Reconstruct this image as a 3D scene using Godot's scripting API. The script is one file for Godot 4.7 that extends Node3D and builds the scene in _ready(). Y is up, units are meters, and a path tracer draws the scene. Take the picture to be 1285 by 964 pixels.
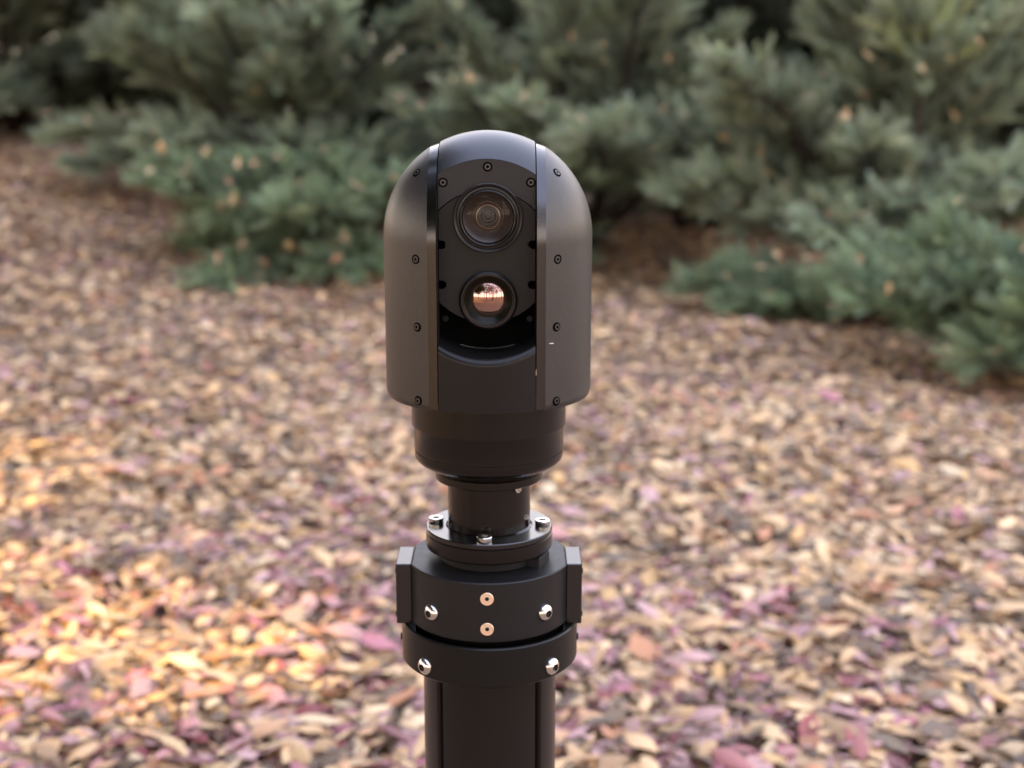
extends Node3D

# ---------------------------------------------------------------- helpers
var R := RandomNumberGenerator.new()
var used := {}
var M := {}
const TO_SUN := Vector3(-0.62, 0.52, 0.587)
const GAPS := [[Vector3(-1.06, 0, -1.92), 0.55, 0.21], [Vector3(-1.66, 0, -3.5), 0.22, 0.16]]

func numbered(called: String) -> String:
	var n: int = used.get(called, 0)
	used[called] = n + 1
	return called if n == 0 else "%s_%03d" % [called, n]

func tag(o: Node, label := "", category := "", group := "", kind := "") -> Node:
	if label: o.set_meta("label", label)
	if category: o.set_meta("category", category)
	if group: o.set_meta("group", group)
	if kind: o.set_meta("kind", kind)
	return o

func thing(called: String, label: String, category: String, at := Vector3.ZERO, group := "") -> Node3D:
	var o := Node3D.new()
	o.name = numbered(called)
	add_child(o, true)
	o.position = at
	tag(o, label, category, group)
	return o

func part(called: String, mesh: Mesh, mat: Material, parent: Node, at := Vector3.ZERO, basis := Basis.IDENTITY) -> MeshInstance3D:
	var o := MeshInstance3D.new()
	o.name = called if parent != self else numbered(called)
	o.mesh = mesh
	o.material_override = mat
	o.transform = Transform3D(basis, at)
	parent.add_child(o, true)
	return o

func mat(albedo: Color, rough: float, metal := 0.0, spec := 0.5) -> StandardMaterial3D:
	# albedo given as linear values
	var m := StandardMaterial3D.new()
	m.albedo_color = albedo.linear_to_srgb()
	m.roughness = rough
	m.metallic = metal
	m.metallic_specular = spec
	return m

func noise_tex(seed_: int, freq: float, lo: Color, hi: Color, size := 512, oct := 4) -> NoiseTexture2D:
	var n := FastNoiseLite.new()
	n.seed = seed_
	n.frequency = freq
	n.fractal_octaves = oct
	var t := NoiseTexture2D.new()
	t.width = size; t.height = size
	t.seamless = true
	t.noise = n
	var g := Gradient.new()
	g.set_color(0, lo); g.set_color(1, hi)
	t.color_ramp = g
	return t

func begin() -> SurfaceTool:
	var st := SurfaceTool.new()
	st.begin(Mesh.PRIMITIVE_TRIANGLES)
	return st

func tri(st: SurfaceTool, a: Vector3, b: Vector3, c: Vector3, na: Vector3, nb: Vector3, nc: Vector3) -> void:
	var g := (c - a).cross(b - a)
	if g.length_squared() < 1e-18: return
	if g.dot(na + nb + nc) < 0.0:
		var t := b; b = c; c = t
		t = nb; nb = nc; nc = t
	st.set_normal(na); st.add_vertex(a)
	st.set_normal(nb); st.add_vertex(b)
	st.set_normal(nc); st.add_vertex(c)

func flat_tri(st: SurfaceTool, a: Vector3, b: Vector3, c: Vector3, n: Vector3) -> void:
	tri(st, a, b, c, n, n, n)

func quad(st: SurfaceTool, a: Vector3, b: Vector3, c: Vector3, d: Vector3, na: Vector3, nb: Vector3, nc: Vector3, nd: Vector3) -> void:
	tri(st, a, b, c, na, nb, nc)
	tri(st, a, c, d, na, nc, nd)

func grid(st: SurfaceTool, nu: int, nv: int, f: Callable) -> void:
	# f(u, v) -> [position, normal]
	var row := []
	for j in nv + 1:
		var now := []
		for i in nu + 1: now.append(f.call(float(i) / nu, float(j) / nv))
		if j > 0:
			for i in nu:
				var a = row[i]; var b = row[i + 1]; var c = now[i + 1]; var d = now[i]
				quad(st, a[0], b[0], c[0], d[0], a[1], b[1], c[1], d[1])
		row = now

func lathe_into(st: SurfaceTool, prof: Array, segs := 64) -> void:
	# profile of Vector2(radius, height), outside on the right hand when going up
	var ns := []
	for k in prof.size() - 1:
		var d: Vector2 = prof[k + 1] - prof[k]
		ns.append(Vector2(d.y, -d.x).normalized())
	for k in ns.size():
		var n0: Vector2 = ns[k]; var n1: Vector2 = ns[k]
		if k > 0 and ns[k - 1].dot(ns[k]) > 0.8: n0 = (ns[k - 1] + ns[k]).normalized()
		if k < ns.size() - 1 and ns[k + 1].dot(ns[k]) > 0.8: n1 = (ns[k + 1] + ns[k]).normalized()
		for i in segs:
			var a := TAU * i / segs; var b := TAU * (i + 1) / segs
			var ca := cos(a); var sa := sin(a); var cb := cos(b); var sb := sin(b)
			var p: Vector2 = prof[k]; var q: Vector2 = prof[k + 1]
			quad(st, Vector3(p.x * ca, p.y, p.x * sa), Vector3(p.x * cb, p.y, p.x * sb), Vector3(q.x * cb, q.y, q.x * sb), Vector3(q.x * ca, q.y, q.x * sa),
				Vector3(n0.x * ca, n0.y, n0.x * sa), Vector3(n0.x * cb, n0.y, n0.x * sb), Vector3(n1.x * cb, n1.y, n1.x * sb), Vector3(n1.x * ca, n1.y, n1.x * sa))

func lathe(prof: Array, segs := 64) -> ArrayMesh:
	var st := begin()
	lathe_into(st, prof, segs)
	return st.commit()

func drum(r: float, y0: float, y1: float, b := 0.0008, b0 := -1.0) -> Array:
	if b0 < 0.0: b0 = b
	return [Vector2(0.0, y0), Vector2(r - b0, y0), Vector2(r, y0 + b0), Vector2(r, y1 - b), Vector2(r - b, y1), Vector2(0.0, y1)]

func extrude(polys: Array, z0: float, z1: float, bevel := 0.0) -> ArrayMesh:
	# polygons in x, y; seams lying on x = 0 get no wall
	var st := begin()
	for poly: PackedVector2Array in polys:
		var idx := Geometry2D.triangulate_polygon(poly)
		for k in range(0, idx.size(), 3):
			var a := poly[idx[k]]; var b := poly[idx[k + 1]]; var c := poly[idx[k + 2]]
			flat_tri(st, Vector3(a.x, a.y, z1), Vector3(b.x, b.y, z1), Vector3(c.x, c.y, z1), Vector3(0, 0, 1))
			flat_tri(st, Vector3(a.x, a.y, z0), Vector3(b.x, b.y, z0), Vector3(c.x, c.y, z0), Vector3(0, 0, -1))
		var ccw := not Geometry2D.is_polygon_clockwise(poly)
		for k in poly.size():
			var a := poly[k]; var b := poly[(k + 1) % poly.size()]
			if absf(a.x) < 1e-6 and absf(b.x) < 1e-6: continue
			var d := (b - a).normalized()
			var n := Vector3(d.y, -d.x, 0) * (1.0 if ccw else -1.0)
			quad(st, Vector3(a.x, a.y, z0), Vector3(b.x, b.y, z0), Vector3(b.x, b.y, z1), Vector3(a.x, a.y, z1), n, n, n, n)
	return st.commit()

func circle(c: Vector2, r: float, n := 96) -> PackedVector2Array:
	var p := PackedVector2Array()
	for i in n: p.append(c + Vector2(cos(TAU * (i + 0.5) / n), sin(TAU * (i + 0.5) / n)) * r)
	return p

func rect(x0: float, y0: float, x1: float, y1: float) -> PackedVector2Array:
	return PackedVector2Array([Vector2(x0, y0), Vector2(x1, y0), Vector2(x1, y1), Vector2(x0, y1)])

func socket_screw(r: float, h: float, dome: float, hexr: float, hexd: float, segs := 36) -> ArrayMesh:
	# head along +y, standing on y = 0: sides, a chamfer or a dome, a hexagon socket
	var st := begin()
	var prof := [Vector2(r * 0.97, 0.0), Vector2(r, 0.0004), Vector2(r, h - r * 0.09), Vector2(r * 0.93, h)]
	var rim := r * 0.93
	if dome > 0.0:
		prof = [Vector2(r, 0.0), Vector2(r, h)]
		for k in range(1, 6):
			var a := k / 5.0 * PI / 2 * 0.72
			prof.append(Vector2(r * cos(a), h + dome * sin(a)))
		rim = prof[-1].x
	lathe_into(st, prof, segs)
	var top: float = prof[-1].y
	for i in segs:
		var a := TAU * i / segs; var b := TAU * (i + 1) / segs
		var ha := hexr * cos(PI / 6) / cos(fposmod(a, PI / 3) - PI / 6)
		var hb := hexr * cos(PI / 6) / cos(fposmod(b, PI / 3) - PI / 6)
		var pa := Vector3(cos(a), 0, sin(a)); var pb := Vector3(cos(b), 0, sin(b))
		var up := Vector3.UP
		quad(st, pa * rim + up * top, pb * rim + up * top, pb * hb + up * top, pa * ha + up * top, up, up, up, up)
		var inn := -(pa + pb).normalized()
		quad(st, pa * ha + up * top, pb * hb + up * top, pb * hb + up * (top - hexd), pa * ha + up * (top - hexd), inn, inn, inn, inn)
		flat_tri(st, pa * ha + up * (top - hexd), pb * hb + up * (top - hexd), up * (top - hexd), up)
	return st.commit()

func facing(n: Vector3, spin := 0.0) -> Basis:
	# turns +y towards n
	n = n.normalized()
	var side := Vector3.UP.cross(n)
	if side.length() < 0.01: side = Vector3.RIGHT
	side = side.normalized()
	return Basis(side, n, side.cross(n)) * Basis(Vector3.UP, spin)

func box_mesh(size: Vector3, b: float) -> ArrayMesh:
	# a box with chamfered edges, centred
	var st := begin()
	var h := size / 2
	for ax in 3:
		for s in [-1.0, 1.0]:
			var n := Vector3.ZERO; n[ax] = s
			var u := (ax + 1) % 3; var v := (ax + 2) % 3
			var q := []
			for c in [[-1, -1], [1, -1], [1, 1], [-1, 1]]:
				var p := Vector3.ZERO
				p[ax] = s * h[ax]; p[u] = c[0] * (h[u] - b); p[v] = c[1] * (h[v] - b)
				q.append(p)
			quad(st, q[0], q[1], q[2], q[3], n, n, n, n)
			for s2 in [-1.0, 1.0]:
				var n2 := Vector3.ZERO; n2[u] = s2
				var m := (n + n2).normalized()
				var a := Vector3.ZERO; var e := Vector3.ZERO
				a[ax] = s * h[ax]; a[u] = s2 * (h[u] - b)
				e[ax] = s * (h[ax] - b); e[u] = s2 * h[u]
				var a0 := a; var a1 := a; var e0 := e; var e1 := e
				a0[v] = -h[v] + b; a1[v] = h[v] - b; e0[v] = a0[v]; e1[v] = a1[v]
				quad(st, a0, a1, e1, e0, m, m, m, m)
	return st.commit()

func tube_into(st: SurfaceTool, pts: Array, rad: Array, segs: int) -> void:
	var prev := []
	var side := Vector3.ZERO
	for k in pts.size():
		var d: Vector3 = (pts[mini(k + 1, pts.size() - 1)] - pts[maxi(k - 1, 0)]).normalized()
		if side == Vector3.ZERO:
			side = d.cross(Vector3(0.31, 0.2, 0.93)).normalized()
		side = (side - d * side.dot(d)).normalized()
		var oth := d.cross(side)
		var now := []
		for i in segs:
			var a := TAU * i / segs
			var n := side * cos(a) + oth * sin(a)
			now.append([pts[k] + n * rad[k], n])
		if k > 0:
			for i in segs:
				var j := (i + 1) % segs
				quad(st, prev[i][0], prev[j][0], now[j][0], now[i][0], prev[i][1], prev[j][1], now[j][1], now[i][1])
		prev = now

func multi(called: String, mesh: Mesh, m: Material, xf: Array, colors: Array, parent: Node) -> MultiMeshInstance3D:
	var mm := MultiMesh.new()
	mm.transform_format = MultiMesh.TRANSFORM_3D
	mm.use_colors = true
	mm.mesh = mesh
	mm.instance_count = xf.size()
	for i in xf.size():
		mm.set_instance_transform(i, xf[i])
		mm.set_instance_color(i, colors[i])
	var o := MultiMeshInstance3D.new()
	o.name = called if parent != self else numbered(called)
	o.multimesh = mm
	o.material_override = m
	parent.add_child(o, true)
	return o

func smooth(a: float, b: float, x: float) -> float:
	return smoothstep(a, b, x)

var bumps := FastNoiseLite.new()
func ground_y(x: float, z: float) -> float:
	var rise := 0.62 * smooth(-3.5, -14.0, z) * smooth(0.6, -3.2, x)
	return rise + 0.05 * bumps.get_noise_2d(x * 28, z * 28) * smooth(0.4, 2.0, Vector2(x, z).length()) 

# ---------------------------------------------------------------- the camera head
const RR := 0.0847      # radius of dome and barrel
const HC := 1.1629      # height of the dome's centre
const YB := 1.0345      # lower rim of the shells
const XS := 0.0382      # half width of the slot between the shells
const XE := 0.0456      # outer edge of the polished strip
const DY := 1.1518      # height of the tilt drum's axis
const ZP := 0.0530      # plane of the front plate

func arch(rho: float, v: float) -> Array:
	# up the front, over the top, down the back: [y, z, ny, nz] with normals in the plane
	var up := HC - YB
	var total := 2 * up + PI * RR
	var s := v * total
	if s < up: return [YB + s, rho, 0.0, 1.0]
	if s > total - up: return [YB + total - s, -rho, 0.0, -1.0]
	var th := (s - up) / RR
	return [HC + rho * sin(th), rho * cos(th), sin(th), cos(th)]

func make_camera() -> void:
	var t := thing("surveillance_camera", "black dome topped twin lens surveillance camera bolted on top of the mast", "camera")
	var bolt := socket_screw(0.0064, 0.0048, 0.0, 0.0034, 0.003)
	var small := socket_screw(0.0025, 0.0005, 0.0, 0.0013, 0.0004, 24)
	var socket := lathe([Vector2(0.0, 0.0), Vector2(0.00125, 0.0), Vector2(0.00125, 0.0001), Vector2(0.0, 0.0001)], 6)
	var seat_ring := lathe([Vector2(0.0, 0.0), Vector2(0.0037, 0.0), Vector2(0.0037, 0.0003), Vector2(0.0, 0.0003)], 28)
	# side shells
	for s in [-1.0, 1.0]:
		var st := begin()
		var a0 := asin(XE / RR)
		grid(st, 28, 150, func(u: float, v: float):
			var a := lerpf(a0, PI / 2, 1.0 - pow(1.0 - u, 1.5))
			var r := RR * cos(a)
			var p := arch(r, v)
			var k := 1.0
			if v == 0.0 or v == 1.0: k = (RR - 0.0012) / RR
			var n := Vector3(s * sin(a), p[2] * cos(a), p[3] * cos(a))
			if v == 0.0 or v == 1.0: n = (n + Vector3.DOWN * 0.6).normalized()
			return [Vector3(s * RR * sin(a) * k, p[0] - (0.0012 if k < 1.0 else 0.0), p[1] * k), n])
		# underside
		for i in 28:
			var b0 := lerpf(a0, PI - a0, i / 28.0); var b1 := lerpf(a0, PI - a0, (i + 1) / 28.0)
			var rb := RR - 0.0012
			flat_tri(st, Vector3(s * XS, YB - 0.0012, 0), Vector3(s * rb * sin(b0), YB - 0.0012, rb * cos(b0)), Vector3(s * rb * sin(b1), YB - 0.0012, rb * cos(b1)), Vector3.DOWN)
		var shell := part("side_shell", st.commit(), M.shell, t)
		# polished strip along its edge, and the wall towards the slot
		var ro := sqrt(RR * RR - XE * XE)
		var ri := ro + 0.0024
		st = begin()
		var sl := Vector2(0.0024, XE - XS).normalized()
		grid(st, 3, 150, func(u: float, v: float):
			var p := arch(lerpf(ro, ri, u), v)
			return [Vector3(s * lerpf(XE, XS + 0.0004, u), p[0], p[1]), Vector3(s * sl.x, p[2] * sl.y, p[3] * sl.y)])
		part("edge_strip", st.commit(), M.polished, shell)
		st = begin()
		for i in 150:
			var p := arch(ri, i / 150.0); var q := arch(ri, (i + 1) / 150.0)
			flat_tri(st, Vector3(s * XS, p[0], p[1]), Vector3(s * XS, q[0], q[1]), Vector3(s * XS, HC - 0.05, 0), Vector3(-s, 0, 0))
		part("inner_wall", st.commit(), M.dark, shell)
		# four sunk screws
		for y in [1.2160, 1.1520, 1.0990, 1.0398]:
			var x := 0.0545
			var n := Vector3(s * x, 0, sqrt(RR * RR - x * x))
			if y > HC: n = Vector3(s * x, y - HC, sqrt(RR * RR - x * x - (y - HC) * (y - HC)))
			var at := Vector3(n.x, minf(y, HC) + n.y, n.z)
			n = n.normalized()
			var sc := part("screw", small, M.screw, shell, at + n * 0.0002, facing(n, y * 300))
			part("screw_seat", seat_ring, M.void, sc, Vector3(0.0004 * s, -0.0002, 0))
			part("socket", socket, M.void, sc, Vector3(0, 0.00042, 0))
		if s > 0:
			var sv := part("scratch", box_mesh(Vector3(0.0042, 0.0007, 0.0004), 0.0001), M.chip, shell, Vector3(0.0502, 1.0866, 0.0684), Basis(Vector3.UP, 0.63))
			sv.rotate_z(-0.08)
	# middle of the dome
	var st := begin()
	var rc := RR - 0.0006
	grid(st, 24, 140, func(u: float, v: float):
		var x := lerpf(-XS + 0.0005, XS - 0.0005, u)
		var rho := sqrt(rc * rc - x * x)
		var th0 := acos((ZP + 0.0004) / rho)
		var s: float = v * (PI - th0 + 1.55)
		if s < PI - th0:
			var th: float = th0 + s
			return [Vector3(x, HC + rho * sin(th), rho * cos(th)), Vector3(x, rho * sin(th), rho * cos(th)) / rc]
		return [Vector3(x, HC - (s - PI + th0) / 1.55 * (HC - YB), -rho), Vector3(x, 0, -rho) / rc])
	part("dome_cap", st.commit(), M.cap, t)
	# front plate above the tilt drum
	var d2 := Vector2(0, DY)
	var pr := sqrt(rc * rc - ZP * ZP)
	var area: Array = [circle(Vector2(0, HC), pr, 160)]
	area = Geometry2D.intersect_polygons(area[0], rect(-XS + 0.0005, DY, XS - 0.0005, 1.3))
	area = Geometry2D.clip_polygons(area[0], circle(d2, 0.0526, 160))
	var plate := part("front_plate", extrude(area, ZP - 0.006, ZP), M.plate, t)
	for p in [Vector2(0.0008, 1.2218), Vector2(-0.0336, 1.2098), Vector2(0.0340, 1.2098)]:
		var sc := part("screw", small, M.screw, plate, Vector3(p.x, p.y, ZP + 0.0003), Basis(Vector3.RIGHT, PI / 2))
		part("screw_seat", seat_ring, M.void, sc, Vector3(0, -0.0002, 0))
		part("socket", socket, M.void, sc, Vector3(0, 0.00042, 0))
	# tilt drum: two halves that meet on the axis, with notches and lens openings
	var halves := []
	for s in [-1.0, 1.0]:
		var h: Array = Geometry2D.intersect_polygons(circle(d2, 0.0517, 160), rect(minf(0, s * (XS - 0.0006)), 1.0, maxf(0, s * (XS - 0.0006)), 1.3))
		for c in [[1.1825, 0.0212], [1.1181, 0.0195]]:
			h = Geometry2D.clip_polygons(h[0], circle(Vector2(0, c[0]), c[1], 96))
		for y in [1.1614, 1.1300]:
			var notch := circle(Vector2(s * 0.0352, y), 0.0034, 32)
			h = Geometry2D.clip_polygons(h[0], notch)
			h = Geometry2D.clip_polygons(h[0], rect(minf(s * 0.0352, s * 0.05), y - 0.0034, maxf(s * 0.0352, s * 0.05), y + 0.0034))
		# clipping may leave several pieces; keep them all
		halves.append_array(h)
	part("tilt_drum", extrude(halves, ZP - 0.013, ZP - 0.0018), M.drum, t)
	# dark space behind the drum
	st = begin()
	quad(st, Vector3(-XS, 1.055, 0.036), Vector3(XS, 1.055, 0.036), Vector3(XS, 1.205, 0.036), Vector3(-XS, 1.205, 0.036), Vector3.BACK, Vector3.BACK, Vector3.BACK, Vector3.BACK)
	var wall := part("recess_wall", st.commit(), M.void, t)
	for x in [-0.0335, 0.0335]:
		part("screw", small, M.dark, wall, Vector3(x, 1.1005, 0.0362), Basis(Vector3.RIGHT, PI / 2))
	# lower body with its round cut
	st = begin()
	var xh := XS - 0.0005
	var ycut := func(r: float, x: float) -> float: return DY - sqrt(r * r - x * x)
	var cut := 0.0755
	grid(st, 28, 8, func(u: float, v: float):
		var x := lerpf(-xh, xh, u)
		return [Vector3(x, lerpf(1.0442, ycut.call(cut + 0.0058, x), v), sqrt(rc * rc - x * x)), Vector3(x, 0, sqrt(rc * rc - x * x)) / rc])
	grid(st, 28, 6, func(u: float, v: float):
		var x := lerpf(-xh, xh, u)
		var r: float = cut + 0.0058 * (1.0 - sin(v * PI / 2))
		var z := sqrt(rc * rc - x * x)
		var rad := Vector3(-x, DY - ycut.call(r, x), 0).normalized()
		var n: Vector3 = (Vector3(x, 0, z) / rc * cos(v * PI / 2) + rad * sin(v * PI / 2)).normalized()
		return [Vector3(x, ycut.call(r, x), z - 0.0058 * (1.0 - cos(v * PI / 2))), n])
	grid(st, 28, 4, func(u: float, v: float):
		var x := lerpf(-xh, xh, u)
		return [Vector3(x, ycut.call(cut, x), lerpf(sqrt(rc * rc - x * x) - 0.0058, 0.036, v)), Vector3(-x, DY - ycut.call(cut, x), 0).normalized()])
	var low := part("lower_body", st.commit(), M.body, t)
	st = begin()
	grid(st, 28, 3, func(u: float, v: float):
		var x := lerpf(-xh, xh, u)
		var r2 := rc + 0.0004 - (0.0008 if v == 0.0 else 0.0)
		var z := sqrt(r2 * r2 - x * x)
		return [Vector3(x, lerpf(YB - 0.0006, 1.0444, v), z), Vector3(x, 0, z) / r2])
	part("lower_trim", st.commit(), M.body, low)
	st = begin()
	grid(st, 20, 1, func(u: float, v: float):
		var x := lerpf(-0.0215, 0.0215, u)
		var r: float = cut - 0.0002 - 0.0006 * v
		return [Vector3(x, ycut.call(r, x), 0.0395 - 0.0008 * v), Vector3(0, 0.75, 0.66)])
	part("recess_lip", st.commit(), M.lip, low)
	# zoom lens
	var zl := part("zoom_lens", lathe([Vector2(0.0195, -0.012), Vector2(0.0271, -0.012), Vector2(0.0271, 0.0034), Vector2(0.0265, 0.0040), Vector2(0.0262, 0.0040), Vector2(0.0240, 0.0024),
		Vector2(0.0226, 0.0026), Vector2(0.0218, 0.0052), Vector2(0.0210, 0.0056), Vector2(0.0204, 0.0052), Vector2(0.0198, -0.0010), Vector2(0.0195, -0.012)], 96), M.bezel, t, Vector3(0.0009, 1.1825, ZP - 0.0018), Basis(Vector3.RIGHT, PI / 2))
	part("lens_cone", lathe([Vector2(0.0116, -0.0085), Vector2(0.0120, -0.0085), Vector2(0.0150, -0.0062), Vector2(0.0153, -0.0056), Vector2(0.0196, -0.0022)].map(func(p): return p), 80), M.cone, zl)
	part("lens_ring", lathe([Vector2(0.0116, -0.0085), Vector2(0.0102, -0.0070), Vector2(0.0096, -0.0058), Vector2(0.0088, -0.0056), Vector2(0.0084, -0.0062), Vector2(0.0080, -0.0085)], 72), M.brown_ring, zl)
	part("iris", lathe([Vector2(0.0084, -0.0078), Vector2(0.0076, -0.0078), Vector2(0.0072, -0.0094), Vector2(0.0060, -0.0094), Vector2(0.0056, -0.0088), Vector2(0.0050, -0.0088), Vector2(0.0046, -0.0112), Vector2(0.0032, -0.0112), Vector2(0.0030, -0.0106), Vector2(0.0024, -0.0106), Vector2(0.0020, -0.0125), Vector2(0.0, -0.0125)], 60), M.iris, zl)
	var cap := []
	for k in 13:
		var a := (1.0 - k / 12.0) * 0.42
		cap.append(Vector2(sin(a) * 0.0198 / sin(0.42), 0.0005 + 0.0198 / sin(0.42) * (cos(a) - cos(0.42))))
	part("front_glass", lathe(cap, 80), M.glass, zl)
	# thermal lens
	var tl := part("thermal_lens", lathe([Vector2(0.0150, -0.012), Vector2(0.0218, -0.012), Vector2(0.0230, -0.004), Vector2(0.0230, 0.0040), Vector2(0.0222, 0.0050), Vector2(0.0212, 0.0062), Vector2(0.0204, 0.0062), Vector2(0.0194, 0.0042), Vector2(0.0190, 0.0040),
		Vector2(0.0186, 0.0020), Vector2(0.0138, -0.0030), Vector2(0.0134, -0.0060)], 96), M.bezel, t, Vector3(0.0009, 1.1181, ZP - 0.0018), Basis(Vector3.RIGHT, PI / 2))
	part("baffle", lathe([Vector2(0.0130, -0.0012), Vector2(0.0142, -0.0012), Vector2(0.0188, 0.0032)].map(func(p): return p), 80), M.baffle, tl)
	var germ := []
	for k in 17:
		var a := (1.0 - k / 16.0) * 0.47
		germ.append(Vector2(sin(a) * 0.0132 / sin(0.47), -0.0014 + 0.0132 / sin(0.47) * (cos(a) - cos(0.47))))
	part("lens_glass", lathe(germ, 96), M.germanium, tl)
	# pan base, neck, mounting flange
	part("pan_base", lathe([Vector2(0, 0.9664), Vector2(0.0466, 0.9664), Vector2(0.0596, 0.9748), Vector2(0.0618, 0.9772), Vector2(0.0624, 0.9800), Vector2(0.0624, 0.9842), Vector2(0.0617, 0.9843), Vector2(0.0617, 0.9850), Vector2(0.0626, 0.9851), Vector2(0.0627, 1.0050), Vector2(0.0633, 1.0062), Vector2(0.0645, 1.0066), Vector2(0.0645, YB), Vector2(0, YB)], 128), M.brown_black, t)
	part("neck_collar", lathe([Vector2(0, 0.9585), Vector2(0.0444, 0.9585), Vector2(0.0452, 0.9593), Vector2(0.0452, 0.9652), Vector2(0.0446, 0.9658), Vector2(0.0446, 0.9664)], 96), M.brown_black, t)
	part("neck", lathe([Vector2(0.0372, 0.9158), Vector2(0.0350, 0.9172), Vector2(0.0350, 0.9585)], 96), M.neck, t)
	var ss := part("set_screw", socket_screw(0.0032, 0.0022, 0.0, 0.0016, 0.001, 24), M.steel, t, Vector3(0.0236, 0.9552, 0.0260), facing(Vector3(0.67, 0, 0.74)))
	ss.position += Vector3(0, 0, 0)
	var fl := part("mounting_flange", lathe([Vector2(0, 0.9116), Vector2(0.0532, 0.9116), Vector2(0.0538, 0.9122), Vector2(0.0538, 0.9152), Vector2(0.0531, 0.9160), Vector2(0, 0.9160)], 128), M.gloss_black, t)
	part("flange_ring", lathe([Vector2(0, 0.8966), Vector2(0.0496, 0.8966), Vector2(0.0536, 0.8990), Vector2(0.0538, 0.9000), Vector2(0.0538, 0.9104), Vector2(0.0528, 0.9110), Vector2(0.0528, 0.9116)], 128), M.brown_black, fl)
	for k in 4:
		var a := deg_to_rad(94 + 90 * k)
		var at := Vector3(cos(a) * 0.0455, 0.9160, sin(a) * 0.0455)
		part("cap_bolt", bolt, M.steel, t, at, Basis(Vector3.UP, a * 3))
	part("adapter", lathe(drum(0.0420, 0.8878, 0.8966, 0.0003), 80), M.dark, t)
	part("adapter_block", box_mesh(Vector3(0.020, 0.0086, 0.022), 0.0004), M.dark, t, Vector3(0.0375, 0.8921, 0.0185), Basis(Vector3.UP, -0.42))

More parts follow.
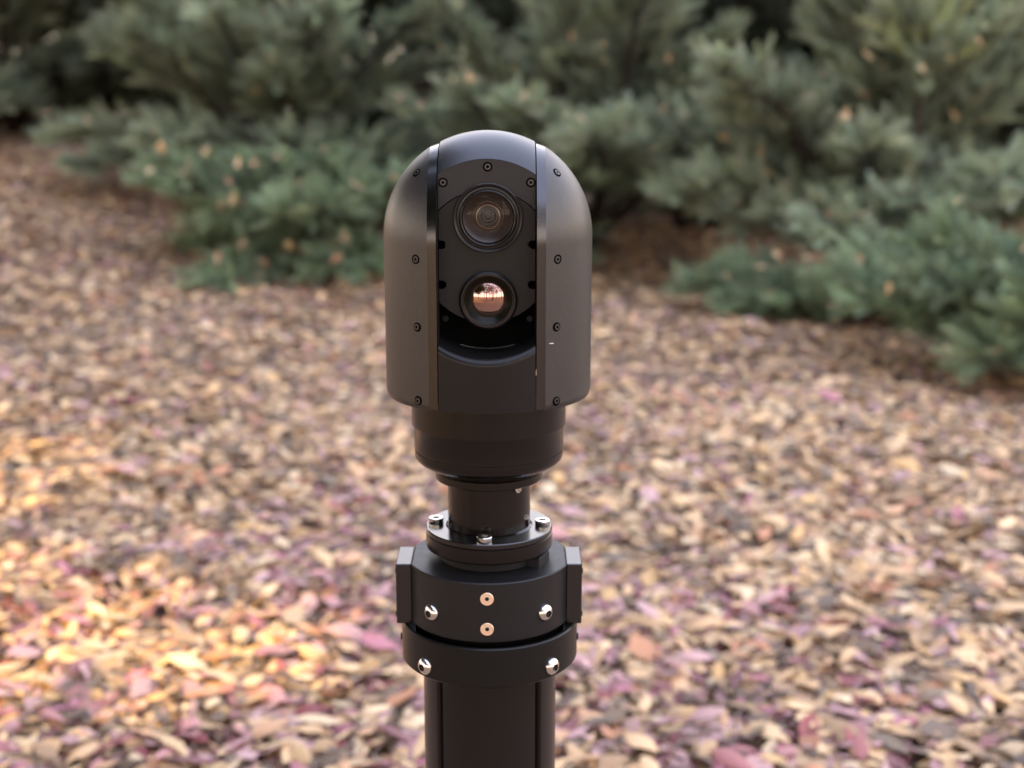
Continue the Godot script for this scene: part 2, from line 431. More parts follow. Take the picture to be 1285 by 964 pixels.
func make_mast() -> void:
	var t := thing("mast", "black metal mast with bolted clamp collar carrying the camera", "mast")
	var gy := ground_y(0, 0) - 0.05
	# grooved pole
	var outline := []
	var n := 144
	for i in n:
		var a := TAU * i / n
		var r := 0.0577
		for g in [43.0, 137.0, 223.0, 317.0]:
			var off := absf(rad_to_deg(angle_difference(a, deg_to_rad(g))))
			if off < 2.2: r = 0.0530
			elif off < 22.0 and sin(a) * signf(cos(a)) != 0.0 and absf(cos(a)) > cos(deg_to_rad(43)): r = 0.0577
		outline.append(Vector2(cos(a), sin(a)) * r)
	var st := begin()
	for i in n:
		var p: Vector2 = outline[i]; var q: Vector2 = outline[(i + 1) % n]
		var steep := absf(p.length() - q.length()) > 0.0005
		var np := Vector3(p.x, 0, p.y).normalized(); var nq := Vector3(q.x, 0, q.y).normalized()
		if steep:
			var d := (q - p).normalized()
			np = Vector3(d.y, 0, -d.x); nq = np
		quad(st, Vector3(p.x, gy, p.y), Vector3(q.x, gy, q.y), Vector3(q.x, 0.80, q.y), Vector3(p.x, 0.80, p.y), np, nq, nq, np)
	part("pole", st.commit(), M.pole, t)
	# lower ring
	var ring := part("lower_ring", lathe([Vector2(0.0570, 0.7995), Vector2(0.0746, 0.7995), Vector2(0.0758, 0.8007), Vector2(0.0758, 0.8328), Vector2(0.0748, 0.8340), Vector2(0.0724, 0.8340), Vector2(0.0718, 0.8334), Vector2(0.0718, 0.8180), Vector2(0.0570, 0.8180)], 128), M.ring, t)
	# clamp: a round collar with two flats
	st = begin()
	var rc := 0.0695; var y0 := 0.8368; var y1 := 0.8884; var b := 0.0010; var xf := 0.0652
	var pts := []
	for i in 160:
		var a := TAU * i / 160
		pts.append(Vector2(clampf(cos(a) * rc, -xf, xf), sin(a) * rc))
	for i in 160:
		var p: Vector2 = pts[i]; var q: Vector2 = pts[(i + 1) % 160]
		var np := Vector3(p.x, 0, p.y).normalized(); var nq := Vector3(q.x, 0, q.y).normalized()
		if absf(p.x) > xf - 1e-5 and absf(q.x) > xf - 1e-5:
			np = Vector3(signf(p.x), 0, 0); nq = np
		var kp := 1.0 - b / rc
		var up := Vector3.UP
		var P := Vector3(p.x, 0, p.y); var Q := Vector3(q.x, 0, q.y)
		quad(st, P + up * (y0 + b), Q + up * (y0 + b), Q + up * (y1 - b), P + up * (y1 - b), np, nq, nq, np)
		var mp := (np + up).normalized(); var mq := (nq + up).normalized()
		quad(st, P + up * (y1 - b), Q + up * (y1 - b), Q * kp + up * y1, P * kp + up * y1, mp, mq, mq, mp)
		flat_tri(st, P * kp + up * y1, Q * kp + up * y1, up * y1, up)
		mp = (np - up).normalized(); mq = (nq - up).normalized()
		quad(st, P + up * (y0 + b), Q + up * (y0 + b), Q * kp + up * y0, P * kp + up * y0, mp, mq, mq, mp)
		flat_tri(st, P * kp + up * y0, Q * kp + up * y0, up * y0, -up)
	var cl := part("clamp_collar", st.commit(), M.clamp, t)
	part("inner_sleeve", lathe(drum(0.0640, 0.80, 0.838, 0.0002), 80), M.void, t)
	for s in [-1.0, 1.0]:
		var blk := part("clamp_block", box_mesh(Vector3(0.0132, 0.0535, 0.0435), 0.0007), M.block, t, Vector3(s * (xf + 0.0068), 0.8612, 0.0010))
		part("block_bolt", socket_screw(0.0022, 0.0012, 0.0, 0.0012, 0.0008, 20), M.dark, blk, Vector3(s * 0.0066, 0.0180, 0.0130), facing(Vector3(s, 0, 0)))
		part("block_bolt", socket_screw(0.0022, 0.0012, 0.0, 0.0012, 0.0008, 20), M.dark, blk, Vector3(s * 0.0066, -0.0210, 0.0130), facing(Vector3(s, 0, 0)))
		part("block_bolt", socket_screw(0.0030, 0.0012, 0.0, 0.0015, 0.0008, 20), M.dark, ring, Vector3(s * 0.0757, 0.8150, 0.004), facing(Vector3(s, 0, 0.05)))
	var hex := lathe([Vector2(0.0, 0.0), Vector2(0.0030, 0.0), Vector2(0.0030, 0.0002), Vector2(0.0, 0.0002)], 6)
	var bolt_hole := func(b: MeshInstance3D) -> void: part("socket", hex, M.dark, b, Vector3(0, 0.0034, 0))
	var button := socket_screw(0.0073, 0.0008, 0.0046, 0.0035, 0.0022, 42)
	for s in [-1.0, 1.0]:
		var a := asin(0.0467 / rc)
		var nn := Vector3(s * sin(a), 0, cos(a))
		bolt_hole.call(part("button_bolt", button, M.steel, cl, nn * (rc - 0.0004) + Vector3(0, 0.8563, 0), facing(nn, s * 0.2)))
		a = asin(0.0525 / 0.0758)
		nn = Vector3(s * sin(a), 0, cos(a))
		bolt_hole.call(part("button_bolt", button, M.steel, ring, nn * (0.0758 - 0.0004) + Vector3(0, 0.8100, 0), facing(nn, 0.5 + s * 0.3)))
	var flat := socket_screw(0.0055, 0.0006, 0.0, 0.0019, 0.0014, 36)
	for y in [0.8753, 0.8491]:
		part("copper_screw", flat, M.copper, cl, Vector3(-0.0008, y, rc - 0.0002), Basis(Vector3.RIGHT, PI / 2))

# ---------------------------------------------------------------- juniper
var sprays := []
func make_sprays() -> void:
	for v in 4:
		var st := begin()
		var rib := func(a: Vector3, b: Vector3, w: float) -> void:
			var d := (b - a).normalized()
			var s1 := d.cross(Vector3(0.3, 0.5, 0.81)).normalized()
			var s2 := d.cross(s1)
			var m := a.lerp(b, 0.45)
			for s: Vector3 in [s1, s2]:
				for q in [[a, m + s * w, b], [a, b, m - s * w]]:
					for p in q: st.add_vertex(p)
		rib.call(Vector3.ZERO, Vector3(0, 0.20, 0), 0.004)
		for i in 17:
			var y := 0.008 + 0.0102 * i
			var an := i * 2.4 + R.randf() * 0.8
			var out := Vector3(cos(an), 0, sin(an) * 0.62)
			var d := (out * R.randf_range(0.5, 0.85) + Vector3.UP * R.randf_range(0.75, 1.15)).normalized()
			var ln := 0.058 * (1.0 - 0.55 * i / 17.0) * R.randf_range(0.75, 1.2)
			var a := Vector3(0, y, 0); var b := a + d * ln + Vector3(0, 0.006, 0)
			rib.call(a, b, 0.0028)
			for k in 5:
				var c := a.lerp(b, 0.22 + 0.16 * k)
				var e := (d + Vector3(R.randf_range(-1, 1), R.randf_range(-0.3, 0.9), R.randf_range(-1, 1)) * 0.85).normalized()
				var w := c + e * R.randf_range(0.014, 0.026)
				var s := e.cross(Vector3(R.randf() - 0.5, R.randf() - 0.5, R.randf() - 0.5)).normalized() * 0.0022
				for p in [c, c.lerp(w, 0.5) + s, w, c, w, c.lerp(w, 0.5) - s]: st.add_vertex(p)
		st.generate_normals()
		sprays.append(st.commit())

func along(d: Vector3, jitter: float, up: float) -> Vector3:
	return (d + Vector3(R.randf_range(-1, 1), R.randf_range(-1, 1) + up, R.randf_range(-1, 1)) * jitter).normalized()

func aimed(d: Vector3, scale_: float) -> Basis:
	var side := d.cross(Vector3(R.randf() - 0.5, R.randf() - 0.5, R.randf() - 0.5)).normalized()
	return Basis(side, d, side.cross(d)).scaled_local(Vector3.ONE * scale_)

func bough(shrub: Node3D, root: Vector3, az: float, el: float, ln: float, droop: float, tint: Color, fine := 1.0, catch_ := []) -> void:
	# az = 0 points to +z; one limb with side shoots and its needle sprays
	var pts := []; var rad := []; var dirs := []
	var p := root
	var n := 9
	var turn := R.randf_range(-0.5, 0.5)
	for k in n:
		var t := float(k) / (n - 1)
		var e := el - droop * t * t + R.randf_range(-0.06, 0.06)
		var a := az + turn * t
		var d := Vector3(sin(a) * cos(e), sin(e), cos(a) * cos(e))
		pts.append(p); dirs.append(d)
		rad.append(lerpf(0.016 * ln + 0.004, 0.002, t))
		p += d * ln / (n - 1)
	var st := begin()
	tube_into(st, pts, rad, 5)
	var xf := []; var cols := []
	var step := 0.072 * fine
	var s := 0.36
	while s < 1.0:
		var k := s * (n - 1)
		var i := mini(int(k), n - 2)
		var o: Vector3 = pts[i].lerp(pts[i + 1], k - i)
		var d: Vector3 = dirs[i]
		var flatside := d.cross(Vector3.UP).normalized()
		for w in 3:
			var sg := -1.0 if w == 0 else 1.0
			var sd: Vector3
			if w < 2: sd = (d * R.randf_range(0.7, 1.2) + flatside * sg * R.randf_range(0.5, 1.1) + Vector3.UP * R.randf_range(-0.25, 0.45)).normalized()
			else: sd = (d * 0.9 + Vector3.UP * R.randf_range(0.2, 0.9) + flatside * R.randf_range(-0.6, 0.6)).normalized()
			var sl := (0.40 * ln * (1.0 - s) * minf(1.0, s * 2.6) + 0.07) * R.randf_range(0.6, 1.15) * (0.6 if w == 2 else 1.0)
			var q := o; var sp := [o]; var m := maxi(2, int(sl / (0.055 * fine)))
			var shade := R.randf_range(0.72, 1.25)
			for j in m:
				sd = (sd + Vector3(0, 0.05 - 0.16 * float(j) / m, 0) + Vector3(R.randf_range(-1, 1), R.randf_range(-1, 1), R.randf_range(-1, 1)) * 0.12).normalized()
				q += sd * sl / m
				sp.append(q)
				var tip := float(j + 1) / m
				if tip < 0.35: continue
				for two in (4 if j == m - 1 else 2):
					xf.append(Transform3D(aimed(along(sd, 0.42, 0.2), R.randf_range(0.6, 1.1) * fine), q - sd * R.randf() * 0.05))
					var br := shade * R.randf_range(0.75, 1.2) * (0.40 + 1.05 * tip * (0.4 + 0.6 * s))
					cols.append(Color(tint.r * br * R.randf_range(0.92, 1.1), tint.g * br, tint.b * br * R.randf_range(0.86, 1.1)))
				if catch_.size() < 4000: catch_.append([q, sd])
			var rr := []
			for j in sp.size(): rr.append(lerpf(0.004, 0.0012, float(j) / sp.size()))
			tube_into(st, sp, rr, 3)
		s += step / ln * R.randf_range(0.8, 1.25)
	var br_ := part("branch", st.commit(), M.bark, shrub)
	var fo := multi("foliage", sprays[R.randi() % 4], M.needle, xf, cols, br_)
	fo.set_meta("kind", "stuff")

func leaf_words(tone: int, p: Vector3, where: String) -> String:
	var color: String = {0: "tan", 1: "light tan", 2: "brown", 3: "cream", 4: "copper brown", 5: "dark brown", 8: "golden", 9: "orange"}[tone]
	var level := "low" if p.y < 0.35 else "halfway up" if p.y < 0.95 else "high"
	var side := " left" if p.x < -0.45 else " right" if p.x > 0.45 else ""
	return "%s dry leaf%s %s on the %s" % [color, side, level, where]

func juniper(label: String, x: float, z: float, list: Array, tint: Color, leaves := 0, leaf_label := "", fine := 1.0) -> void:
	# list: [count, az from, az to (degrees), el from, el to, length from, to, droop]
	R.seed = hash(label)
	var at := Vector3(x, ground_y(x, z), z)
	var t := thing("juniper_shrub", label, "shrub", at, "junipers behind the mast")
	var spots := []
	if label.contains("leading shoot"): bough(t, Vector3(0.0, 0.85, 0.72), 0.0, 1.52, 1.0, 0.0, Color(0.42, 0.47, 0.25), 0.75)
	for l in list:
		for i in l[0]:
			var f: float = (i + R.randf()) / l[0]
			var root := Vector3(R.randf_range(-0.16, 0.16), R.randf_range(-0.02, 0.12), R.randf_range(-0.12, 0.12))
			bough(t, root, deg_to_rad(lerpf(l[1], l[2], f)), deg_to_rad(R.randf_range(l[3], l[4])), R.randf_range(l[5], l[6]), l[7], tint, fine, spots)
	var outer := {}   # the outermost shoots towards the clearing
	for c in spots:
		var cell := Vector2i(int(c[0].x * 9.0 + 100), int((c[0].y - c[0].z * 0.2) * 9.0 + 100))
		if not outer.has(cell) or c[0].z + c[0].y * 0.2 > outer[cell][0].z + outer[cell][0].y * 0.2: outer[cell] = c
	var cells := outer.keys()
	for i in leaves:
		var best = outer[cells[R.randi() % cells.size()]]
		var tone: int = [0, 1, 2, 3, 4, 1, 8, 9, 3, 0, 5][R.randi() % 11]
		var o := part("dry_leaf", leaf_meshes[R.randi() % leaf_meshes.size()], leaf_mats[tone], self, at + best[0] + Vector3(0, 0.08, 0.13), Basis.from_euler(Vector3(R.randf_range(-0.2, 1.3), R.randf() * TAU, R.randf_range(-0.7, 0.7))).scaled(Vector3.ONE * R.randf_range(1.0, 1.6)))
		tag(o, leaf_words(tone, best[0], leaf_label), "leaf", "dry leaves caught in the junipers")

# ---------------------------------------------------------------- fallen leaves
var leaf_meshes := []
var leaf_mats := []
const LEAF_COLORS := [   # linear base colours
	[0.547, 0.349, 0.186], [0.664, 0.448, 0.240], [0.386, 0.242, 0.126], [0.608, 0.442, 0.267], [0.544, 0.315, 0.173], [0.283, 0.176, 0.096], [0.382, 0.210, 0.200], [0.454, 0.273, 0.253],
	[0.555, 0.338, 0.143], [0.428, 0.199, 0.103], [0.310, 0.126, 0.118], [0.375, 0.142, 0.165], [0.188, 0.080, 0.080], [0.173, 0.096, 0.087], [0.248, 0.069, 0.068], [0.122, 0.083, 0.058], [0.441, 0.210, 0.191], [0.184, 0.130, 0.087],
]
func make_leaves() -> void:
	for v in 8:
		var st := begin()
		var ln := 0.060; var wd: float = [0.0085, 0.011, 0.007, 0.0125, 0.0095, 0.014, 0.0165, 0.0105][v]
		var curl: float = [0.9, 1.8, 0.5, 1.2, 2.8, 0.7, 0.7, 1.6][v]; var fold: float = [0.2, 0.55, 0.1, 0.35, 0.8, 0.15, 0.12, 0.35][v]; var twist: float = [0.4, -0.8, 0.9, -0.3, 0.5, -1.0, 0.3, -0.5][v]
		var prev := []
		var pos := Vector3(0, 0, -ln / 2); var pit := -curl * 0.25
		for k in 8:
			var t := k / 7.0
			var w := wd * pow(sin(PI * clampf(pow(t, 0.85) * 0.96 + 0.03, 0, 1)), 1.15) * (1.0 + 0.12 * sin(k * 2.7 + v))
			var tw := twist * (t - 0.5)
			var side := Vector3(cos(tw), sin(tw), 0)
			var lift := absf(fold) * w
			var now := [pos - side * w + Vector3(0, lift, 0), pos, pos + side * w + Vector3(0, lift * (0.6 + 0.4 * sin(v)), 0)]
			if k > 0:
				for i in 2:
					for p in [prev[i], now[i], now[i + 1], prev[i], now[i + 1], prev[i + 1]]: st.add_vertex(p)
			prev = now
			pos += Vector3(0, sin(pit), cos(pit)) * ln / 7
			pit += curl / 7 * 0.5
		st.generate_normals()
		leaf_meshes.append(st.commit())
	for c in LEAF_COLORS:
		var m := mat(Color(c[0], c[1], c[2]), 0.62, 0.0, 0.4)
		m.backlight_enabled = true
		m.backlight = Color(0.4, 0.4, 0.4)
		leaf_mats.append(m)

var tones := FastNoiseLite.new()
func leaf_tone(x: float, z: float) -> int:
	# tan farther off, pink and wine nearer, in drifts
	var near := smooth(-3.6, -1.0, z)
	var pinkish := clampf(0.035 + 0.36 * near + 0.36 * tones.get_noise_2d(x * 60, z * 60) - 0.08 * smooth(-0.5, 1.5, x), 0.04, 0.8)
	if R.randf() < pinkish: return [6, 7, 10, 11, 12, 13, 14, 16, 7, 6, 7, 12][R.randi() % 12]
	return [0, 1, 2, 3, 4, 5, 0, 1, 3, 8, 9, 15, 17, 1, 5, 2, 7, 0, 15, 17][R.randi() % 20]

func leaf_at(x: float, z: float, lift: float) -> Transform3D:
	var b := Basis.from_euler(Vector3(R.randf_range(-0.36, 0.36), R.randf() * TAU, R.randf_range(-0.42, 0.42)))
	if R.randf() < 0.35: b = b * Basis(Vector3.FORWARD, PI)
	return Transform3D(b.scaled_local(Vector3.ONE * R.randf_range(0.6, 1.25) * R.randf_range(0.8, 1.75)), Vector3(x, ground_y(x, z) + 0.006 + R.randf() * lift, z))

func single_leaf(label: String, x: float, z: float, shape: int, tone: int, size: float, turn: float) -> void:
	var o := part("fallen_leaf", leaf_meshes[shape], leaf_mats[tone], self, Vector3(x, ground_y(x, z) + 0.052, z), Basis.from_euler(Vector3(0.22, turn, 0.1)).scaled_local(Vector3.ONE * size))
	tag(o, label, "leaf", "single leaves on the litter")

func make_litter(ground: Node3D) -> void:
	var xf := [[], [], [], [], [], [], [], []]; var cols := [[], [], [], [], [], [], [], []]
	var big := []
	var put := func(x: float, z: float, lift: float) -> void:
		var v := R.randi() % 8
		var c = LEAF_COLORS[leaf_tone(x, z)]
		var k := R.randf_range(0.72, 1.2)
		xf[v].append(leaf_at(x, z, lift))
		cols[v].append(Color(c[0] * k, c[1] * k, c[2] * k))
	for i in 84000:   # in view
		var d := sqrt(R.randf_range(2.0 * 2.0, 12.5 * 12.5))
		var z := 1.13 - d
		var x := R.randf_range(-0.46, 0.46) * d
		if R.randf() < 0.10 + 0.55 * smooth(0.12, 0.40, bumps.get_noise_2d(x * 60 + 900, z * 60)): continue
		put.call(x, z, 0.026)
	for i in 20000:   # more of them close by
		var d := sqrt(R.randf_range(2.0 * 2.0, 5.5 * 5.5))
		put.call(R.randf_range(-0.46, 0.46) * d, 1.13 - d, 0.03)
	for i in 16000:   # all around, thinner
		var a := R.randf() * TAU; var d := sqrt(R.randf()) * 16.0
		put.call(sin(a) * d, 1.13 + cos(a) * d, 0.02)
	for v in 8:
		var o := multi("leaf_litter", leaf_meshes[v], M.leaf, xf[v], cols[v], ground)
		o.set_meta("kind", "stuff")
	# thin fallen twigs between the leaves
	var st := begin()
	tube_into(st, [Vector3(-0.06, 0, 0), Vector3(-0.02, 0.004, 0.006), Vector3(0.02, 0.002, -0.003), Vector3(0.065, 0.006, 0.004)], [0.0022, 0.002, 0.0016, 0.0008], 5)
	tube_into(st, [Vector3(0.015, 0.002, -0.003), Vector3(0.035, 0.005, 0.014), Vector3(0.048, 0.004, 0.026)], [0.0014, 0.001, 0.0005], 4)
	var txf := []; var tc := []
	for i in 2600:
		var d := sqrt(R.randf_range(4.0, 100.0)); var z := 1.13 - d; var x := R.randf_range(-0.44, 0.44) * d
		txf.append(Transform3D(Basis.from_euler(Vector3(R.randf_range(-0.2, 0.2), R.randf() * TAU, R.randf_range(-0.25, 0.25))).scaled_local(Vector3.ONE * R.randf_range(0.6, 1.6)), Vector3(x, ground_y(x, z) + 0.022 + R.randf() * 0.012, z)))
		var k := R.randf_range(0.5, 1.4)
		tc.append(Color(0.13 * k, 0.09 * k, 0.065 * k))
	multi("fallen_twigs", st.commit(), M.leaf, txf, tc, ground).set_meta("kind", "stuff")
	for i in 290:
		var d := R.randf_range(2.36, 3.5)
		var z := 1.13 - d; var x := R.randf_range(-0.37, 0.37) * d
		var tr := leaf_at(x, z, 0.012)
		tr.origin.y += 0.02
		part("leaf", leaf_meshes[R.randi() % 8], leaf_mats[leaf_tone(x, z)], ground, tr.origin, tr.basis)

# ---------------------------------------------------------------- trees out of the frame
var clumps := []
func make_clump() -> void:
	for v in 2:
		var st := begin()
		for i in 26:
			var c := Vector3(R.randfn(0, 0.16), R.randfn(0, 0.13), R.randfn(0, 0.16))
			var b := Basis.from_euler(Vector3(R.randf() * TAU, R.randf() * TAU, R.randf() * TAU))
			var l := R.randf_range(0.09, 0.14)
			for p in [Vector3(0, 0, -l), Vector3(l * 0.5, 0, 0), Vector3(0, 0, l), Vector3(0, 0, -l), Vector3(0, 0, l), Vector3(-l * 0.5, 0, 0)]: st.add_vertex(c + b * p)
		st.generate_normals()
		clumps.append(st.commit())

func in_gap(p: Vector3) -> bool:
	var g := p - TO_SUN * (p.y / TO_SUN.y)
	for e in GAPS:
		var dx: float = (g.x - e[0].x) / (e[1] + 0.70); var dz: float = (g.z - e[0].z) / (e[2] + 0.69)
		if dx * dx + dz * dz < 1.0: return true
	return false

func tree(label: String, x: float, z: float, h: float, crown: float, count: int, tint: Color) -> void:
	R.seed = hash(label)
	var at := Vector3(x, ground_y(x, z) - 0.05, z)
	var t := thing("tree", label, "tree", at, "trees round the clearing")
	var st := begin()
	var pts := []; var rad := []
	var lean := Vector3(R.randf_range(-0.06, 0.06), 1, R.randf_range(-0.06, 0.06))
	for k in 8:
		pts.append(lean * h * 0.86 * k / 7.0 + Vector3(R.randf_range(-0.08, 0.08), 0, R.randf_range(-0.08, 0.08)) * minf(k, 1))
		rad.append(lerpf(0.17, 0.03, k / 7.0) * h / 8.0 + (0.06 if k == 0 else 0.0))
	tube_into(st, pts, rad, 10)
	part("trunk", st.commit(), M.bark, t)
	var tips := []
	for i in 16:
		var k := R.randf_range(2.2, 6.8)
		var o: Vector3 = pts[int(k)].lerp(pts[int(k) + 1], k - int(k))
		var a := i * 2.4 + R.randf()
		var d := Vector3(sin(a), R.randf_range(0.35, 1.0), cos(a)).normalized()
		var q := o; var lp := [o]; var lr := [0.05 * h / 8.0]
		for j in 5:
			d = (d + Vector3(R.randf_range(-1, 1), R.randf_range(-0.6, 1), R.randf_range(-1, 1)) * 0.25).normalized()
			q += d * crown * R.randf_range(0.16, 0.24)
			lp.append(q); lr.append(lerpf(0.04, 0.006, j / 4.0) * h / 8.0)
			if j > 0: tips.append(q)
		st = begin()
		tube_into(st, lp, lr, 6)
		part("limb", st.commit(), M.bark, t)
	var xf := [[], []]; var cols := [[], []]
	var i := 0
	while i < count:
		i += 1
		var c: Vector3 = tips[R.randi() % tips.size()] + Vector3(R.randfn(0, 0.3), R.randfn(0, 0.24), R.randfn(0, 0.3)) * crown * 0.5
		if c.y < h * 0.22 or in_gap(at + c): continue
		var v := R.randi() % 2
		xf[v].append(Transform3D(Basis.from_euler(Vector3(R.randf() * TAU, R.randf() * TAU, 0)), c))
		var b := R.randf_range(0.7, 1.25)
		cols[v].append(Color(tint.r * b, tint.g * b * R.randf_range(0.85, 1.1), tint.b * b))
	for v in 2:
		if xf[v].size():
			var o := multi("crown", clumps[v], M.tree_leaf, xf[v], cols[v], t)
			o.set_meta("kind", "stuff")

# ---------------------------------------------------------------- the scene
func _ready() -> void:
	R.seed = 20417
	bumps.seed = 5; bumps.frequency = 0.02; bumps.fractal_octaves = 3
	tones.seed = 11; tones.frequency = 0.012; tones.fractal_octaves = 3
	# camera
	var cam := Camera3D.new()
	cam.name = "camera"
	var ca := CameraAttributesPhysical.new()
	ca.frustum_focal_length = 43.57
	ca.frustum_focus_distance = 1.075
	ca.frustum_near = 0.05
	ca.frustum_far = 300.0
	ca.exposure_aperture = 4.3
	cam.attributes = ca
	add_child(cam, true)
	cam.position = Vector3(0.0195, 1.3, 1.133)
	cam.rotation_degrees = Vector3(-13, 0, 0)
	cam.current = true
	# sky
	var we := WorldEnvironment.new()
	we.name = "world_environment"
	var env := Environment.new()
	env.background_mode = Environment.BG_SKY
	var sky := Sky.new()
	var sm := ProceduralSkyMaterial.new()
	sm.sky_top_color = Color(0.72, 0.76, 0.87)
	sm.sky_horizon_color = Color(1.0, 0.92, 0.82)
	sm.sky_curve = 0.25
	sm.sky_energy_multiplier = 1.0
	sm.ground_horizon_color = Color(0.55, 0.45, 0.38)
	sm.ground_bottom_color = Color(0.3, 0.24, 0.2)
	sm.sun_angle_max = 20
	sky.sky_material = sm
	env.sky = sky
	env.tonemap_mode = Environment.TONE_MAPPER_LINEAR
	env.tonemap_exposure = 5.8
	env.sdfgi_enabled = true
	env.ssao_enabled = true
	env.ssil_enabled = true
	we.environment = env
	add_child(we, true)
	# sun
	var sun := DirectionalLight3D.new()
	sun.name = "sun"
	sun.light_color = Color(1.0, 0.85, 0.54)
	sun.light_energy = 0.68
	sun.light_angular_distance = 0.53
	sun.shadow_enabled = true
	add_child(sun, true)
	sun.look_at_from_position(TO_SUN * 30, Vector3.ZERO)

	# materials (linear base colours)
	M.shell = mat(Color(0.056, 0.054, 0.053), 0.42, 0.75)
	M.cap = mat(Color(0.042, 0.042, 0.046), 0.36, 0.8)
	M.polished = mat(Color(0.062, 0.061, 0.063), 0.22, 1.0)
	M.plate = mat(Color(0.012, 0.012, 0.0145), 0.42, 0.0, 0.38)
	M.drum = mat(Color(0.0060, 0.0056, 0.0060), 0.45, 0.0, 0.35)
	M.body = mat(Color(0.0075, 0.0067, 0.0067), 0.32, 0.0, 0.33)
	M.brown_black = mat(Color(0.0055, 0.0042, 0.0038), 0.24, 0.0, 0.38)
	M.neck = mat(Color(0.005, 0.0035, 0.003), 0.16, 0.0, 0.42)
	M.gloss_black = mat(Color(0.005, 0.005, 0.005), 0.17, 0.0, 0.55)
	M.clamp = mat(Color(0.0075, 0.0071, 0.0079), 0.42, 0.0, 0.36)
	M.block = mat(Color(0.006, 0.005, 0.005), 0.25, 0.0, 0.55)
	M.ring = mat(Color(0.0056, 0.0051, 0.0049), 0.34, 0.0, 0.33)
	M.pole = mat(Color(0.0062, 0.0052, 0.0048), 0.22, 0.0, 0.40)
	M.dark = mat(Color(0.010, 0.009, 0.010), 0.5, 0.0, 0.3)
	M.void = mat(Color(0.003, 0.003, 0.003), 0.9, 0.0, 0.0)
	M.bezel = mat(Color(0.007, 0.0065, 0.0065), 0.32, 0.0, 0.4)
	M.baffle = mat(Color(0.006, 0.0055, 0.003), 0.3, 0.0, 0.3)
	M.cone = mat(Color(0.046, 0.034, 0.028), 0.35, 0.3)
	M.brown_ring = mat(Color(0.16, 0.11, 0.08), 0.3, 0.6)
	M.iris = mat(Color(0.014, 0.010, 0.009), 0.3, 0.0, 0.5)
	M.screw = mat(Color(0.060, 0.058, 0.058), 0.32, 0.8)
	M.chip = mat(Color(0.6, 0.58, 0.55), 0.4, 0.3)
	M.lip = mat(Color(0.5, 0.48, 0.45), 0.3, 0.9)
	M.steel = mat(Color(0.60, 0.575, 0.55), 0.20, 1.0)
	M.copper = mat(Color(1.0, 0.80, 0.64), 0.36, 1.0)
	M.germanium = mat(Color(0.39, 0.25, 0.22), 0.02, 1.0)
	M.glass = StandardMaterial3D.new()
	M.glass.albedo_color = Color(0, 0, 0, 0.05)
	M.glass.transparency = BaseMaterial3D.TRANSPARENCY_ALPHA
	M.glass.roughness = 0.0
	M.glass.metallic_specular = 0.2
	M.bark = mat(Color(0.045, 0.034, 0.027), 0.9, 0.0, 0.2)
	M.needle = mat(Color(1, 1, 1), 0.55, 0.0, 0.35)
	M.needle.vertex_color_use_as_albedo = true
	M.needle.backlight_enabled = true
	M.needle.backlight = Color(0.5, 0.5, 0.5)
	M.leaf = mat(Color(1, 1, 1), 0.62, 0.0, 0.4)
	M.leaf.vertex_color_use_as_albedo = true
	M.leaf.backlight_enabled = true
	M.leaf.backlight = Color(0.4, 0.4, 0.4)
	M.tree_leaf = mat(Color(1, 1, 1), 0.6, 0.0, 0.3)
	M.tree_leaf.vertex_color_use_as_albedo = true
	M.tree_leaf.backlight_enabled = true
	M.tree_leaf.backlight = Color(0.5, 0.5, 0.5)
	for k in ["shell", "clamp"]:
		var m: StandardMaterial3D = M[k]
		m.roughness_texture = noise_tex(3, 0.012, Color(0.84, 0.84, 0.84), Color(1, 1, 1), 512, 5)
		m.uv1_triplanar = true
		m.uv1_scale = Vector3(7, 4, 7)
		m.roughness = minf(1.0, m.roughness * 1.1)
	var dust := noise_tex(21, 0.05, Color(0.92, 0.915, 0.91), Color(1, 1, 1), 512, 5)
	for k in ["shell", "clamp", "ring", "pole", "brown_black"]:
		M[k].albedo_texture = dust
		M[k].uv1_triplanar = true
		M[k].uv1_scale = Vector3(11, 5, 11)
	M.soil = mat(Color(1, 1, 1), 0.95, 0.0, 0.2)
	M.soil.albedo_texture = noise_tex(8, 0.03, Color(0.44, 0.36, 0.30), Color(0.66, 0.56, 0.48), 1024, 5)
	M.soil.uv1_triplanar = true
	M.soil.uv1_world_triplanar = true
	M.soil.uv1_scale = Vector3(0.7, 0.7, 0.7)

	make_sprays()
	make_leaves()
	make_clump()

	# ground
	var st := begin()
	var xs := []
	for i in 121:
		var u := (i - 60) / 60.0
		xs.append(signf(u) * (absf(u) * 10.0 + pow(absf(u), 6.0) * 150.0))
	var row := []
	for z in xs:
		var now := []
		for x in xs:
			var zz: float = z - 2.0
			now.append(Vector3(x, ground_y(x, zz), zz))
		if row.size():
			for i in 120:
				for p in [row[i], row[i + 1], now[i + 1], row[i], now[i + 1], now[i]]:
					st.set_smooth_group(0)
					st.add_vertex(p)
		row = now
	st.index()
	st.generate_normals()
	var ground := part("ground", st.commit(), M.soil, self)
	tag(ground, "leaf strewn woodland floor in front of the junipers", "", "", "structure")

	make_camera()
	make_mast()

	# junipers
	var g1 := Color(0.255, 0.300, 0.205); var g2 := Color(0.200, 0.262, 0.160); var g3 := Color(0.280, 0.325, 0.225)
	juniper("low juniper left of the mast, its boughs spreading over the leaves", -0.95, -7.5, [[15, -130, 10, 5, 30, 0.75, 1.3, 0.4], [13, -120, 75, 25, 58, 0.6, 1.0, 0.7]], g2, 65, "low juniper left of the mast")
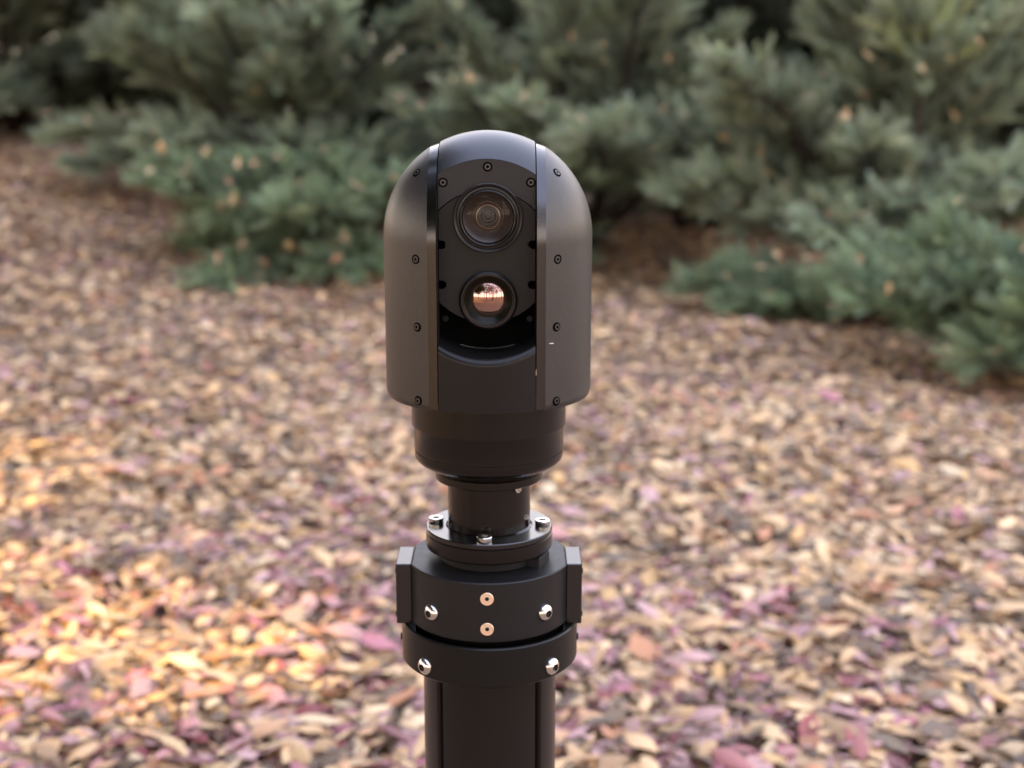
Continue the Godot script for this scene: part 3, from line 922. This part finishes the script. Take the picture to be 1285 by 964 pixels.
	juniper("tall dark juniper behind the low one at upper left", -1.7, -9.6, [[7, -100, 70, 12, 35, 1.3, 1.8, 0.5], [10, -100, 80, 35, 70, 1.4, 2.2, 0.7], [4, -60, 60, 70, 88, 1.6, 2.4, 0.3]], g1, 49, "tall juniper at upper left")
	juniper("far juniper at the left edge of the clearing", -5.0, -13.0, [[8, -60, 110, 8, 35, 1.4, 2.0, 0.4], [14, -90, 110, 30, 75, 1.6, 2.6, 0.6]], g1, 14, "far left juniper", 1.2)
	juniper("broad juniper right behind the camera head", 0.45, -8.4, [[4, -80, 10, 8, 30, 1.2, 1.7, 0.4], [10, -85, 85, 28, 62, 1.3, 2.2, 0.65], [5, -60, 60, 60, 88, 1.5, 2.3, 0.4]], g1, 65, "broad juniper behind the camera head")
	juniper("tall grey green juniper at the right with an upright leading shoot", 2.2, -7.2, [[7, -90, 40, 10, 32, 1.1, 1.6, 0.35], [11, -100, 60, 28, 65, 1.2, 2.0, 0.7], [5, -60, 60, 60, 85, 1.4, 2.1, 0.4], [1, -30, -28, 84, 86, 2.1, 2.1, 0.02]], g3, 65, "tall right juniper")
	juniper("small bright juniper at the right edge nearest the mast", 2.42, -4.75, [[12, -120, 30, 6, 30, 0.5, 0.95, 0.2], [9, -120, 40, 28, 60, 0.5, 0.9, 0.3]], g2, 16, "small juniper at the right edge")
	juniper("low juniper sprigs hugging the leaves right of the mast", 1.62, -6.15, [[11, -120, 100, 2, 16, 0.35, 0.7, 0.12], [4, -90, 90, 18, 32, 0.3, 0.45, 0.3]], g2, 12, "low juniper sprigs")
	var back := [["dark juniper behind the far left one at the top of the slope", -5.9, -15.0], ["dark juniper at the back of the upper right corner", 5.0, -13.2], ["dark juniper filling the gap between the two tall ones", 1.5, -9.9], ["dark juniper far behind and right of the camera head", 1.3, -12.6], ["dark juniper far behind the middle of the left shrubs", -1.9, -13.4], ["dark juniper far behind the gap above the camera head", -0.3, -12.2], ["dark juniper far behind at the upper left corner", -3.4, -13.6], ["dark juniper far behind the tall right one", 3.4, -11.2], ["dark juniper at the back of the slope at upper left", -5.4, -17.5], ["dark juniper at the far left beyond the slope", -7.4, -15.5], ["dark juniper at the far right beyond the clearing", 6.4, -9.8]]
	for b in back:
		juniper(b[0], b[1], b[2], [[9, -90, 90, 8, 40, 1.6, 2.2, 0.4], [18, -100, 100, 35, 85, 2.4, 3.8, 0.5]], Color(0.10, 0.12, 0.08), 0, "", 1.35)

	R.seed = 771
	make_litter(ground)

	single_leaf("large magenta leaf on the litter just left of the lower ring", -0.262, -1.72, 5, 11, 1.9, 1.35)
	single_leaf("pink leaf on the litter just right of the mounting flange", 0.150, -2.50, 5, 16, 1.9, 1.2)
	single_leaf("bright pink leaf lying far out below the small right juniper", 1.24, -4.05, 6, 11, 2.0, 0.6)
	single_leaf("orange leaf on the litter right of the lower ring", 0.305, -1.70, 6, 9, 1.7, 0.3)
	single_leaf("cream curled leaf near the right edge of the litter", 1.09, -1.78, 4, 3, 1.6, 2.0)
	single_leaf("wine red leaf on the litter well left of the flange", -0.50, -2.75, 2, 14, 1.7, 0.9)

	# trees round the clearing
	var ev := Color(0.10, 0.10, 0.045)
	var au := Color(0.30, 0.17, 0.06)
	tree("autumn tree left of the clearing nearest the camera", -6.0, 5.2, 9.0, 4.2, 5200, ev)
	tree("autumn tree left of the mast", -6.6, 0.6, 9.0, 4.2, 5000, ev)
	tree("autumn tree left of the slope", -7.6, -4.6, 9.5, 4.4, 4200, ev)
	tree("autumn tree beyond the slope at the left", -9.6, -9.8, 10.0, 4.6, 3800, ev)
	tree("bare trunked tree behind the viewer", -1.0, 9.0, 9.0, 3.4, 110, au)
	tree("slim tree behind the viewer to the right", 3.2, 11.5, 10.0, 3.4, 110, Color(0.33, 0.15, 0.06))
	tree("slim tree far behind the viewer", 6.8, 15.0, 10.0, 3.6, 120, au)
	tree("slim tree far behind the viewer on the left", -3.6, 16.0, 10.0, 3.6, 120, au)
	tree("forked slim tree close behind the viewer", 1.3, 6.4, 7.5, 2.6, 50, au)
	tree("slim tree behind the viewer to the far right", 7.5, 8.5, 9.0, 3.2, 120, au)
	tree("slim tree far behind the viewer in the middle", 1.0, 17.5, 10.0, 3.6, 120, ev)
	tree("slim tree beyond the clearing behind the viewer", -8.0, 13.0, 10.0, 3.6, 120, au)
